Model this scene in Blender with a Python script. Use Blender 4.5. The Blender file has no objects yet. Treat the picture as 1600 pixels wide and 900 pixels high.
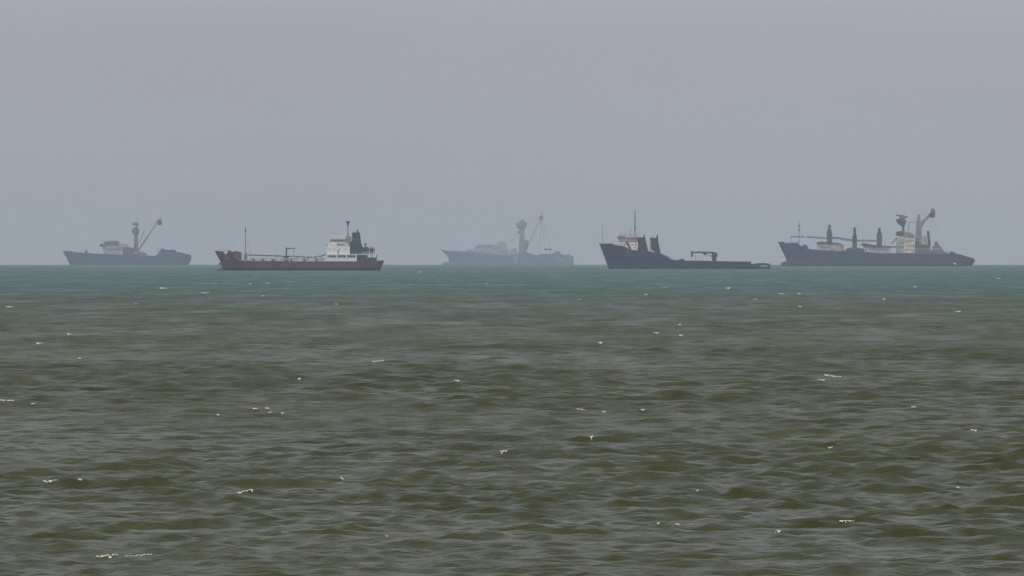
import bpy, math, random
import numpy as np
from mathutils import Vector

random.seed(7)
rng = np.random.default_rng(11)
scene = bpy.context.scene
col = scene.collection
rad = math.radians

# ------------------------------------------------------------------ camera
CAM_H = 8.0                 # eye height above the sea
R_EARTH = 7.4e6             # earth radius with normal refraction
F = 11440.0                 # focal length in pixels of the 1600 wide photograph
Y_LEVEL = 396.9             # image row of eye level (sea horizon dips below it)
cam_data = bpy.data.cameras.new('camera')
cam_data.sensor_width = 36.0
cam_data.lens = 36.0 * F / 1600.0
cam_data.clip_start = 1.0
cam_data.clip_end = 60000.0
cam = bpy.data.objects.new('camera', cam_data)
col.objects.link(cam)
cam.location = (0, 0, CAM_H)
cam.rotation_euler = (rad(90) - math.atan((450 - Y_LEVEL) / F), 0, 0)
scene.camera = cam

# ------------------------------------------------------------------ sky and sun
SUN_EL, SUN_AZ = 52.0, 205.0            # azimuth clockwise from the view direction
world = bpy.data.worlds.new('World')
scene.world = world
world.use_nodes = True
wn, wl = world.node_tree.nodes, world.node_tree.links
wn.clear()
w_out = wn.new('ShaderNodeOutputWorld')
w_bg = wn.new('ShaderNodeBackground')
w_sky = wn.new('ShaderNodeTexSky')
w_sky.sky_type = 'NISHITA'
w_sky.sun_disc = False
w_sky.sun_elevation = rad(SUN_EL)
w_sky.sun_rotation = rad(SUN_AZ)
w_sky.air_density = 1.0
w_sky.dust_density = 1.9
w_sky.ozone_density = 1.0
w_tc = wn.new('ShaderNodeTexCoord')
w_sep = wn.new('ShaderNodeSeparateXYZ')
w_max = wn.new('ShaderNodeMath'); w_max.operation = 'MAXIMUM'; w_max.inputs[1].default_value = 0.03
w_com = wn.new('ShaderNodeCombineXYZ')
w_hsv = wn.new('ShaderNodeHueSaturation')
w_hsv.inputs['Saturation'].default_value = 0.06
w_mix = wn.new('ShaderNodeMix'); w_mix.data_type = 'RGBA'; w_mix.blend_type = 'MIX'
w_mix.inputs[0].default_value = 0.30
w_mix.inputs[7].default_value = (3.75, 4.0, 5.45, 1)   # the even grey of the overcast
wl.new(w_tc.outputs['Generated'], w_sep.inputs[0])
wl.new(w_sep.outputs[0], w_com.inputs[0]); wl.new(w_sep.outputs[1], w_com.inputs[1])
wl.new(w_sep.outputs[2], w_max.inputs[0]); wl.new(w_max.outputs[0], w_com.inputs[2])
wl.new(w_com.outputs[0], w_sky.inputs['Vector'])
wl.new(w_sky.outputs[0], w_hsv.inputs['Color'])
wl.new(w_hsv.outputs[0], w_mix.inputs[6])
# thin uneven cloud over the whole sky
w_map = wn.new('ShaderNodeMapping'); w_map.inputs['Scale'].default_value = (14, 14, 40)
w_noi = wn.new('ShaderNodeTexNoise'); w_noi.inputs['Scale'].default_value = 1.0; w_noi.inputs['Detail'].default_value = 4
w_rng = wn.new('ShaderNodeMapRange'); w_rng.inputs[1].default_value = 0.25; w_rng.inputs[2].default_value = 0.75
w_rng.inputs[3].default_value = 0.965; w_rng.inputs[4].default_value = 1.035
w_mul = wn.new('ShaderNodeMix'); w_mul.data_type = 'RGBA'; w_mul.blend_type = 'MULTIPLY'; w_mul.inputs[0].default_value = 1.0
wl.new(w_tc.outputs['Generated'], w_map.inputs['Vector']); wl.new(w_map.outputs[0], w_noi.inputs['Vector'])
wl.new(w_noi.outputs['Fac'], w_rng.inputs[0]); wl.new(w_mix.outputs[2], w_mul.inputs[6]); wl.new(w_rng.outputs[0], w_mul.inputs[7])
wl.new(w_mul.outputs[2], w_bg.inputs['Color'])
w_bg.inputs['Strength'].default_value = 0.108
wl.new(w_bg.outputs[0], w_out.inputs['Surface'])

sun_data = bpy.data.lights.new('sun', 'SUN')
sun_data.energy = 1.2
sun_data.angle = rad(10)
sun_data.color = (1.0, 0.95, 0.88)
sun = bpy.data.objects.new('sun', sun_data)
col.objects.link(sun)
sdir = Vector((math.sin(rad(SUN_AZ)) * math.cos(rad(SUN_EL)), math.cos(rad(SUN_AZ)) * math.cos(rad(SUN_EL)), math.sin(rad(SUN_EL))))
sun.rotation_euler = (-sdir).to_track_quat('-Z', 'Y').to_euler()
sun.location = (0, 0, 200)

vs = scene.view_settings
vs.view_transform = 'Standard'
vs.look = 'None'
vs.exposure = 0.0
vs.gamma = 1.0
vs.use_curve_mapping = False
scene.render.engine = 'CYCLES'
scene.cycles.use_denoising = True
scene.cycles.max_bounces = 6
scene.cycles.volume_bounces = 1


# ------------------------------------------------------------------ materials
def nodes(name):
    m = bpy.data.materials.new(name)
    m.use_nodes = True
    n, l = m.node_tree.nodes, m.node_tree.links
    n.clear()
    out = n.new('ShaderNodeOutputMaterial')
    b = n.new('ShaderNodeBsdfPrincipled')
    l.new(b.outputs[0], out.inputs[0])
    return m, n, l, b


def rgba(c):
    return (c[0], c[1], c[2], 1)


def mixc(n, l, fac, a, b):
    x = n.new('ShaderNodeMix'); x.data_type = 'RGBA'
    for i, v in ((0, fac), (6, a), (7, b)):
        if isinstance(v, (int, float)):
            x.inputs[i].default_value = v
        elif isinstance(v, tuple):
            x.inputs[i].default_value = rgba(v)
        else:
            l.new(v, x.inputs[i])
    return x.outputs[2]


def ramp(n, l, src, a, b):
    r = n.new('ShaderNodeMapRange'); r.interpolation_type = 'SMOOTHSTEP'
    r.inputs[1].default_value = a; r.inputs[2].default_value = b
    l.new(src, r.inputs[0])
    return r.outputs[0]


def noise(n, l, scale, detail=4, vec=None, rough=0.55):
    t = n.new('ShaderNodeTexNoise')
    t.inputs['Scale'].default_value = scale
    t.inputs['Detail'].default_value = detail
    t.inputs['Roughness'].default_value = rough
    if vec is not None:
        l.new(vec, t.inputs['Vector'])
    return t.outputs['Fac']


def mapping(n, l, src, sc):
    m = n.new('ShaderNodeMapping')
    m.inputs['Scale'].default_value = sc
    l.new(src, m.inputs['Vector'])
    return m.outputs[0]


def paint(name, c, rust=0.25, rust_c=(0.16, 0.065, 0.035), rough=0.55, fade=None):
    """ship paint: uneven fading, rust blooms and streaks running down"""
    m, n, l, b = nodes(name)
    tc = n.new('ShaderNodeTexCoord')
    o = tc.outputs['Object']
    f1 = noise(n, l, 0.22, 5, o)
    c2 = fade or tuple(min(1, x * 1.7 + 0.014) for x in c)
    base = mixc(n, l, ramp(n, l, f1, 0.35, 0.72), c, c2)
    st = noise(n, l, 1.0, 5, mapping(n, l, o, (0.9, 0.9, 0.09)), 0.62)
    sp = noise(n, l, 0.7, 6, o, 0.65)
    k = n.new('ShaderNodeMath'); k.operation = 'MULTIPLY_ADD'
    l.new(st, k.inputs[0]); k.inputs[1].default_value = 0.62
    k2 = n.new('ShaderNodeMath'); k2.operation = 'MULTIPLY'
    l.new(sp, k2.inputs[0]); k2.inputs[1].default_value = 0.45
    l.new(k2.outputs[0], k.inputs[2])
    lo = 0.72 - 0.3 * rust
    rm = ramp(n, l, k.outputs[0], lo, lo + 0.14)
    l.new(mixc(n, l, rm, base, rust_c), b.inputs['Base Color'])
    b.inputs['Roughness'].default_value = rough
    b.inputs['Specular IOR Level'].default_value = 0.25
    return m


def hull_paint(name, c, boot, boot_h, rust=0.35, rust_c=(0.14, 0.06, 0.04), band=None):
    """topsides, boot topping up to boot_h above the water, rust and scrape marks"""
    m = paint(name, c, rust, rust_c, 0.5)
    n, l = m.node_tree.nodes, m.node_tree.links
    b = [x for x in n if x.type == 'BSDF_PRINCIPLED'][0]
    src = b.inputs['Base Color'].links[0].from_socket
    tc = n.new('ShaderNodeTexCoord')
    s = n.new('ShaderNodeSeparateXYZ'); l.new(tc.outputs['Object'], s.inputs[0])
    w = noise(n, l, 0.15, 3, tc.outputs['Object'])
    a = n.new('ShaderNodeMath'); a.operation = 'MULTIPLY_ADD'
    l.new(w, a.inputs[0]); a.inputs[1].default_value = 0.7; l.new(s.outputs[2], a.inputs[2])
    r = ramp(n, l, a.outputs[0], boot_h + 0.2, boot_h + 0.45)
    l.new(mixc(n, l, r, boot, src), b.inputs['Base Color'])
    return m


def glass(name='window_glass'):
    m, n, l, b = nodes(name)
    tc = n.new('ShaderNodeTexCoord')
    f = noise(n, l, 0.8, 2, tc.outputs['Object'])
    l.new(mixc(n, l, f, (0.012, 0.016, 0.02), (0.04, 0.048, 0.055)), b.inputs['Base Color'])
    b.inputs['Roughness'].default_value = 0.12
    return m


M = {}
M['tanker_hull'] = hull_paint('tanker_hull_paint', (0.050, 0.022, 0.034), (0.014, 0.012, 0.018), 1.5, 0.30, (0.14, 0.055, 0.035))
M['tug_hull'] = hull_paint('supply_hull_paint', (0.004, 0.021, 0.064), (0.006, 0.014, 0.030), 0.8, 0.20, (0.05, 0.03, 0.03))
M['seiner_hull'] = hull_paint('seiner_hull_paint', (0.006, 0.034, 0.100), (0.008, 0.020, 0.04), 1.0, 0.18, (0.07, 0.05, 0.05))
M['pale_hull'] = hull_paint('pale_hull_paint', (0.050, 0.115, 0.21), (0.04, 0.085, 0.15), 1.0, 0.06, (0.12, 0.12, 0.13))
M['right_hull'] = hull_paint('derrick_hull_paint', (0.006, 0.022, 0.068), (0.012, 0.014, 0.03), 1.4, 0.32, (0.07, 0.045, 0.045))
M['white'] = paint('white_paint', (0.75, 0.75, 0.74), 0.10, (0.30, 0.20, 0.14), 0.5, (0.80, 0.79, 0.76))
M['cream'] = paint('cream_paint', (0.52, 0.47, 0.42), 0.30, (0.26, 0.15, 0.10), 0.55)
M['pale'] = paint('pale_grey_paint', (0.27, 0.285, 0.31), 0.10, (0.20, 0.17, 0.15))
M['drab'] = paint('drab_white_paint', (0.34, 0.33, 0.325), 0.25, (0.20, 0.13, 0.10))
M['mauve'] = paint('mauve_grey_paint', (0.17, 0.15, 0.165), 0.2, (0.13, 0.09, 0.08))
M['pink'] = paint('faded_pink_paint', (0.30, 0.255, 0.26), 0.3, (0.20, 0.11, 0.09), 0.6)
M['grey'] = paint('grey_paint', (0.16, 0.17, 0.19), 0.15, (0.12, 0.08, 0.06))
M['dark'] = paint('dark_grey_paint', (0.030, 0.036, 0.046), 0.12, (0.06, 0.04, 0.03))
M['navy'] = paint('navy_paint', (0.012, 0.018, 0.034), 0.08, (0.04, 0.03, 0.03))
M['funnel'] = paint('funnel_paint', (0.016, 0.036, 0.060), 0.05, (0.03, 0.03, 0.03))
M['brown'] = paint('brown_paint', (0.068, 0.044, 0.046), 0.3, (0.11, 0.058, 0.048))
M['deck'] = paint('deck_paint', (0.10, 0.055, 0.045), 0.4, (0.13, 0.07, 0.05), 0.7)
M['ochre'] = paint('ochre_paint', (0.24, 0.18, 0.10), 0.25)
M['glass'] = glass()
M['net'] = paint('net_twine', (0.020, 0.022, 0.030), 0.3, (0.07, 0.05, 0.05), 0.9)
M['steel'] = paint('weathered_steel', (0.10, 0.105, 0.115), 0.25, (0.11, 0.085, 0.075), 0.6)
M['black'] = paint('black_paint', (0.010, 0.010, 0.012), 0.05, (0.03, 0.02, 0.02))


# ------------------------------------------------------------------ mesh collector
class MB:
    def __init__(self):
        self.v, self.f, self.smooth = [], [], False

    def add(self, vs_, fs_):
        k = len(self.v)
        self.v += [tuple(p) for p in vs_]
        self.f += [tuple(i + k for i in f) for f in fs_]
        return self

    def box(self, x0, x1, y0, y1, z0, z1, ch=0.0):
        if x0 > x1: x0, x1 = x1, x0
        if z0 > z1: z0, z1 = z1, z0
        if ch <= 0:
            return self.prism([(x0, z0), (x1, z0), (x1, z1), (x0, z1)], y0, y1)
        c = min(ch, (x1 - x0) * .3, (z1 - z0) * .3)
        return self.prism([(x0, z0), (x1, z0), (x1, z1 - c), (x1 - c, z1), (x0 + c, z1), (x0, z1 - c)], y0, y1)

    def prism(self, prof, y0, y1, inset=0.0):
        """side profile (x,z) carried across the beam from y0 to y1"""
        n = len(prof)
        cx = sum(p[0] for p in prof) / n
        vv = [(p[0], y0, p[1]) for p in prof] + [(p[0], y1, p[1]) for p in prof]
        ff = [tuple(range(n)), tuple(range(2 * n - 1, n - 1, -1))]
        ff += [(i, n + i, n + (i + 1) % n, (i + 1) % n) for i in range(n)]
        return self.add(vv, ff)

    def tube(self, a, b, r0, r1=None, n=8, cap=True):
        a, b = Vector(a), Vector(b)
        r1 = r0 if r1 is None else r1
        d = (b - a).normalized()
        u = d.cross(Vector((0, 1, 0)) if abs(d.y) < .9 else Vector((1, 0, 0))).normalized()
        w = d.cross(u)
        vv = []
        for p, r in ((a, r0), (b, r1)):
            for i in range(n):
                t = 2 * math.pi * i / n
                vv.append(p + (u * math.cos(t) + w * math.sin(t)) * r)
        ff = [(i, (i + 1) % n, n + (i + 1) % n, n + i) for i in range(n)]
        if cap:
            ff += [tuple(range(n - 1, -1, -1)), tuple(range(n, 2 * n))]
        return self.add(vv, ff)

    def path(self, pts, r, n=6):
        for a, b in zip(pts, pts[1:]):
            self.tube(a, b, r, r, n)
        return self

    def lathe(self, c, prof, n=12, sx=1.0, sy=1.0):
        """profile of (radius, z) turned round the vertical through c"""
        vv, ff = [], []
        for r, z in prof:
            for i in range(n):
                t = 2 * math.pi * i / n
                vv.append((c[0] + r * sx * math.cos(t), c[1] + r * sy * math.sin(t), c[2] + z))
        m = len(prof)
        for j in range(m - 1):
            for i in range(n):
                ff.append((j * n + i, j * n + (i + 1) % n, (j + 1) * n + (i + 1) % n, (j + 1) * n + i))
        ff += [tuple(range(n - 1, -1, -1)), tuple(range((m - 1) * n, m * n))]
        return self.add(vv, ff)

    def blob(self, c, rx, ry, rz, nu=10, nv=6, jit=0.0, rnd=random):
        vv, ff = [], []
        for j in range(nv + 1):
            ph = -math.pi / 2 + math.pi * j / nv
            for i in range(nu):
                t = 2 * math.pi * i / nu
                k = 1 + jit * (rnd.random() * 2 - 1)
                vv.append((c[0] + rx * k * math.cos(ph) * math.cos(t), c[1] + ry * k * math.cos(ph) * math.sin(t), c[2] + rz * k * math.sin(ph)))
        for j in range(nv):
            for i in range(nu):
                ff.append((j * nu + i, j * nu + (i + 1) % nu, (j + 1) * nu + (i + 1) % nu, (j + 1) * nu + i))
        return self.add(vv, ff)

    def truss(self, a, b, w0, w1, r, bays=8, depth=None):
        """lattice boom: four chords with zig-zag lacing"""
        a, b = Vector(a), Vector(b)
        d = (b - a).normalized()
        u = d.cross(Vector((0, 1, 0))).normalized()
        w = Vector((0, 1, 0))
        cor = []
        for k in range(bays + 1):
            t = k / bays
            p = a.lerp(b, t)
            h = w0 + (w1 - w0) * t
            hd = h if depth is None else depth
            cor.append([p + u * (sx * h / 2) + w * (sy * hd / 2) for sx, sy in ((-1, -1), (1, -1), (1, 1), (-1, 1))])
        for i in range(4):
            for k in range(bays):
                self.tube(cor[k][i], cor[k + 1][i], r, r, 5)
                j = (i + 1) % 4
                self.tube(cor[k][i if k % 2 else j], cor[k + 1][j if k % 2 else i], r * .6, r * .6, 4)
        return self

    def build(self, name, mat, parent=None, smooth=False):
        me = bpy.data.meshes.new(name)
        me.from_pydata(self.v, [], self.f)
        me.materials.append(mat)
        if smooth:
            me.polygons.foreach_set('use_smooth', [True] * len(me.polygons))
        me.update()
        import bmesh
        bm = bmesh.new(); bm.from_mesh(me)
        bmesh.ops.recalc_face_normals(bm, faces=bm.faces)
        bm.to_mesh(me); bm.free()
        o = bpy.data.objects.new(name, me)
        col.objects.link(o)
        if parent is not None:
            o.parent = parent
        return o


def tag(o, label, cat=None, group=None, kind=None):
    o['label'] = label
    if cat: o['category'] = cat
    if group: o['group'] = group
    if kind: o['kind'] = kind
    return o


# ------------------------------------------------------------------ the sea
N_W = 130
lam = np.exp(np.linspace(math.log(0.75), math.log(13.0), N_W)) * (1 + 0.02 * rng.standard_normal(N_W))
kk = 2 * math.pi / lam
LP = 3.9                                             # dominant wave length
spec = (lam / LP) ** 2.6 * np.exp(-1.1 * (lam / LP) ** 2.2)
spread = np.clip(0.44 + 0.20 * np.log(LP / lam), 0.32, 0.80)
# a few long low waves from the open sea
N_L = 34
lam_l = np.exp(np.linspace(math.log(11.0), math.log(70.0), N_L))
lam = np.concatenate([lam, lam_l]); kk = 2 * math.pi / lam
spread = np.concatenate([spread, np.full(N_L, 0.75)])
N_S, N_W = N_W, N_W + N_L
th = rad(262) + spread * rng.standard_normal(N_W)     # the sea runs towards the shore, a little oblique
kx, ky = kk * np.cos(th), kk * np.sin(th)
amp = np.sqrt(spec)
amp *= 0.36 / 4 / math.sqrt((amp ** 2).sum() / 2)     # significant height of the wind sea
# a fuller short-wave tail, so that small chop rides on the bigger waves
amp += 0.0056 * lam[:N_S] * np.exp(-(lam[:N_S] / 2.3) ** 2)
amp_l = lam_l ** 0.4
amp = np.concatenate([amp, amp_l * 0.26 / 4 / math.sqrt((amp_l ** 2).sum() / 2)])
ph0 = rng.uniform(0, 2 * math.pi, N_W)


def waves(x, y, sp):
    """Gerstner sum; sp is the local mesh spacing: waves it cannot carry fade out"""
    x = x.astype(np.float64); y = y.astype(np.float64)
    dx = np.zeros(x.shape, np.float32); dy = dx.copy(); dz = dx.copy()
    # slow groupiness of the wave field
    g = 0.82 + 0.30 * np.sin(x * .031 + 1.3 * np.sin(y * .011)) * np.sin(y * .023 + 0.7 + 1.1 * np.sin(x * .017))
    for i in range(N_W):
        wgt = np.clip((lam[i] / sp - 1.8) / 1.2, 0, 1).astype(np.float32)
        if not wgt.any():
            continue
        p = np.mod(kx[i] * x + ky[i] * y + ph0[i], 2 * math.pi).astype(np.float32)
        a = (amp[i] * wgt).astype(np.float32)
        c, s = np.cos(p), np.sin(p)
        dz += a * c
        q = 0.85
        dx -= q * a * s * np.float32(kx[i] / kk[i])
        dy -= q * a * s * np.float32(ky[i] / kk[i])
    g = g.astype(np.float32)
    return dx * g, dy * g, dz * g


def sea_level(x, y):
    return -(x * x + y * y) / (2 * R_EARTH)


SP_MAX = 1.25


def row_step(r):
    """mesh spacing along the view: finer inshore"""
    return max(0.22, 0.00140 * r) if r < 900 else 1.26 * (r / 900) ** 1.5


def build_sea():
    r = [0.5, 4, 12, 20, 28, 36, 44, 52, 60, 67, 73, 79, 84]
    x = 88.0
    while x < 13200:
        r.append(x); x += row_step(x)
    r.append(13200.0)
    r = np.array(r)
    dr = np.gradient(r)
    half = 4.3
    fine = np.linspace(-half, half, 340)
    step = fine[1] - fine[0]
    out, a, s = [], half, step
    while a < 178:
        s = min(s * (1.04 if a < 16 else 1.35), 9.0)    # slowly coarser to the sides
        a += s
        if a < 178: out.append(a)
    ang = np.concatenate([-np.array(out[::-1]), fine, np.array(out)])
    da = np.gradient(ang)
    nr, na = len(r), len(ang)
    A, Rr = np.meshgrid(np.radians(ang), r)
    X = Rr * np.sin(A); Y = Rr * np.cos(A)
    lat = Rr * np.radians(da)[None, :]
    sp = np.maximum(np.repeat(np.minimum(dr, SP_MAX)[:, None], na, 1), lat)
    dx, dy, dz = waves(X.ravel(), Y.ravel(), sp.ravel())
    Xf, Yf = X.ravel(), Y.ravel()
    co = np.empty((nr * na, 3), np.float32)
    co[:, 0] = Xf + dx; co[:, 1] = Yf + dy
    co[:, 2] = sea_level(Xf, Yf) + dz
    i, j = np.meshgrid(np.arange(nr - 1), np.arange(na), indexing='ij')
    jn = (j + 1) % na
    q = np.stack([i * na + j, i * na + jn, (i + 1) * na + jn, (i + 1) * na + j], -1).reshape(-1, 4)
    q = q[:, ::-1]
    nq = len(q)
    me = bpy.data.meshes.new('sea')
    me.vertices.add(nr * na)
    me.vertices.foreach_set('co', co.ravel())
    # the small hole under the eye is closed by one polygon
    me.loops.add(nq * 4 + na)
    idx = np.concatenate([q.ravel(), np.arange(na - 1, -1, -1)]).astype(np.int32)
    me.loops.foreach_set('vertex_index', idx)
    me.polygons.add(nq + 1)
    me.polygons.foreach_set('loop_start', np.concatenate([np.arange(nq) * 4, [nq * 4]]).astype(np.int32))
    me.polygons.foreach_set('use_smooth', np.ones(nq + 1, bool))
    me.update(calc_edges=True)
    me.validate()
    o = bpy.data.objects.new('sea', me)
    col.objects.link(o)
    return o


def water_material():
    m, n, l, b = nodes('sea_water')
    geo = n.new('ShaderNodeNewGeometry')
    pos = geo.outputs['Position']
    sep = n.new('ShaderNodeSeparateXYZ'); l.new(pos, sep.inputs[0])
    # silty olive water inshore, clearer green water beyond a ragged colour front
    wob = noise(n, l, 1.0, 4, mapping(n, l, pos, (0.006, 0.0016, 0)), 0.6)
    a = n.new('ShaderNodeMath'); a.operation = 'MULTIPLY_ADD'
    l.new(wob, a.inputs[0]); a.inputs[1].default_value = 900.0
    wob2 = noise(n, l, 1.0, 4, mapping(n, l, pos, (0.03, 0.007, 0)), 0.6)
    a2 = n.new('ShaderNodeMath'); a2.operation = 'MULTIPLY_ADD'
    l.new(wob2, a2.inputs[0]); a2.inputs[1].default_value = 900.0; l.new(sep.outputs[1], a2.inputs[2])
    l.new(a2.outputs[0], a.inputs[2])
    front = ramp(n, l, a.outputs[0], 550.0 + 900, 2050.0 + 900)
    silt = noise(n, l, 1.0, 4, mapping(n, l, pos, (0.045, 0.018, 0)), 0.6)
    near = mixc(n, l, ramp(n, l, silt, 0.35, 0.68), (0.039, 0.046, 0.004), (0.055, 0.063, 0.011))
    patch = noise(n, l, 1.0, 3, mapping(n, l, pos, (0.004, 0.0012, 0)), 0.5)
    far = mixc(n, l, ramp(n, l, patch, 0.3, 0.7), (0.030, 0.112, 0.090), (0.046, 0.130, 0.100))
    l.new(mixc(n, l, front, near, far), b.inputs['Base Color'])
    # far off, waves too fine to tell apart add up to a rougher surface
    rr = n.new('ShaderNodeMapRange'); rr.inputs[1].default_value = 150.0; rr.inputs[2].default_value = 1600.0
    rr.inputs[3].default_value = 0.26; rr.inputs[4].default_value = 0.46
    l.new(sep.outputs[1], rr.inputs[0])
    gust = noise(n, l, 1.0, 4, mapping(n, l, pos, (0.022, 0.010, 0)), 0.6)      # cat's paws
    ga = n.new('ShaderNodeMath'); ga.operation = 'MULTIPLY_ADD'
    l.new(ramp(n, l, gust, 0.32, 0.68), ga.inputs[0]); ga.inputs[1].default_value = 0.09; l.new(rr.outputs[0], ga.inputs[2])
    # wave groups and windrows, seen as short dark and light dashes where single waves are too fine
    st1 = ramp(n, l, noise(n, l, 1.0, 3, mapping(n, l, pos, (0.20, 0.030, 0)), 0.6), 0.36, 0.64)
    st2 = ramp(n, l, noise(n, l, 1.0, 3, mapping(n, l, pos, (0.085, 0.0075, 0)), 0.6), 0.36, 0.64)
    sa = n.new('ShaderNodeMath'); sa.operation = 'ADD'; l.new(st1, sa.inputs[0]); l.new(st2, sa.inputs[1])
    sb = n.new('ShaderNodeMath'); sb.operation = 'MULTIPLY_ADD'; l.new(sa.outputs[0], sb.inputs[0]); sb.inputs[1].default_value = 0.13; sb.inputs[2].default_value = -0.10
    fr = n.new('ShaderNodeMapRange'); fr.inputs[1].default_value = 250.0; fr.inputs[2].default_value = 800.0
    l.new(sep.outputs[1], fr.inputs[0])
    sc_ = n.new('ShaderNodeMath'); sc_.operation = 'MULTIPLY_ADD'
    l.new(sb.outputs[0], sc_.inputs[0]); l.new(fr.outputs[0], sc_.inputs[1]); l.new(ga.outputs[0], sc_.inputs[2])
    l.new(sc_.outputs[0], b.inputs['Roughness'])
    b.inputs['IOR'].default_value = 1.333
    # ripples too small for the mesh
    b1 = n.new('ShaderNodeBump'); b1.inputs['Strength'].default_value = 1.0; b1.inputs['Distance'].default_value = 0.075
    l.new(noise(n, l, 1.0, 3, mapping(n, l, pos, (2.6, 3.2, 2.6)), 0.6), b1.inputs['Height'])
    b2 = n.new('ShaderNodeBump'); b2.inputs['Strength'].default_value = 1.0; b2.inputs['Distance'].default_value = 0.38
    l.new(noise(n, l, 1.0, 3, mapping(n, l, pos, (0.5, 0.75, 0.5)), 0.55), b2.inputs['Height'])
    b3 = n.new('ShaderNodeBump'); b3.inputs['Strength'].default_value = 1.0; b3.inputs['Distance'].default_value = 0.5
    rs = n.new('ShaderNodeMapRange'); rs.inputs[1].default_value = 450.0; rs.inputs[2].default_value = 1200.0
    l.new(sep.outputs[1], rs.inputs[0]); l.new(rs.outputs[0], b3.inputs['Strength'])
    l.new(noise(n, l, 1.0, 3, mapping(n, l, pos, (0.22, 0.30, 0.1)), 0.6), b3.inputs['Height'])
    l.new(b1.outputs[0], b2.inputs['Normal'])
    l.new(b2.outputs[0], b3.inputs['Normal'])
    l.new(b3.outputs[0], b.inputs['Normal'])
    return m


sea = build_sea()
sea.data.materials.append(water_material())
tag(sea, 'choppy olive and green sea reaching the hazy horizon', kind='structure')


# ------------------------------------------------------------------ the haze
def build_haze():
    o = MB().box(-13600, 13600, -13600, 13600, -27, 80).build('haze', M['white'])
    m = bpy.data.materials.new('haze_air'); m.use_nodes = True
    n, l = m.node_tree.nodes, m.node_tree.links
    n.clear()
    out = n.new('ShaderNodeOutputMaterial')
    v = n.new('ShaderNodeVolumePrincipled')
    v.inputs['Color'].default_value = (0.82, 0.905, 1.0, 1)
    v.inputs['Density'].default_value = 7.1e-5
    v.inputs['Anisotropy'].default_value = 0.0
    l.new(v.outputs[0], out.inputs['Volume'])
    o.data.materials.clear(); o.data.materials.append(m)
    tag(o, 'thin grey sea haze lying over the whole anchorage', kind='stuff')


build_haze()

# ------------------------------------------------------------------ ship helpers
def dist_of_row(y):
    """distance at which the sea surface lies on photo row y"""
    t = (y - Y_LEVEL) / F
    a = 1 / (2 * R_EARTH)
    return (t - math.sqrt(max(0, t * t - 4 * a * CAM_H))) / (2 * a)


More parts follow.
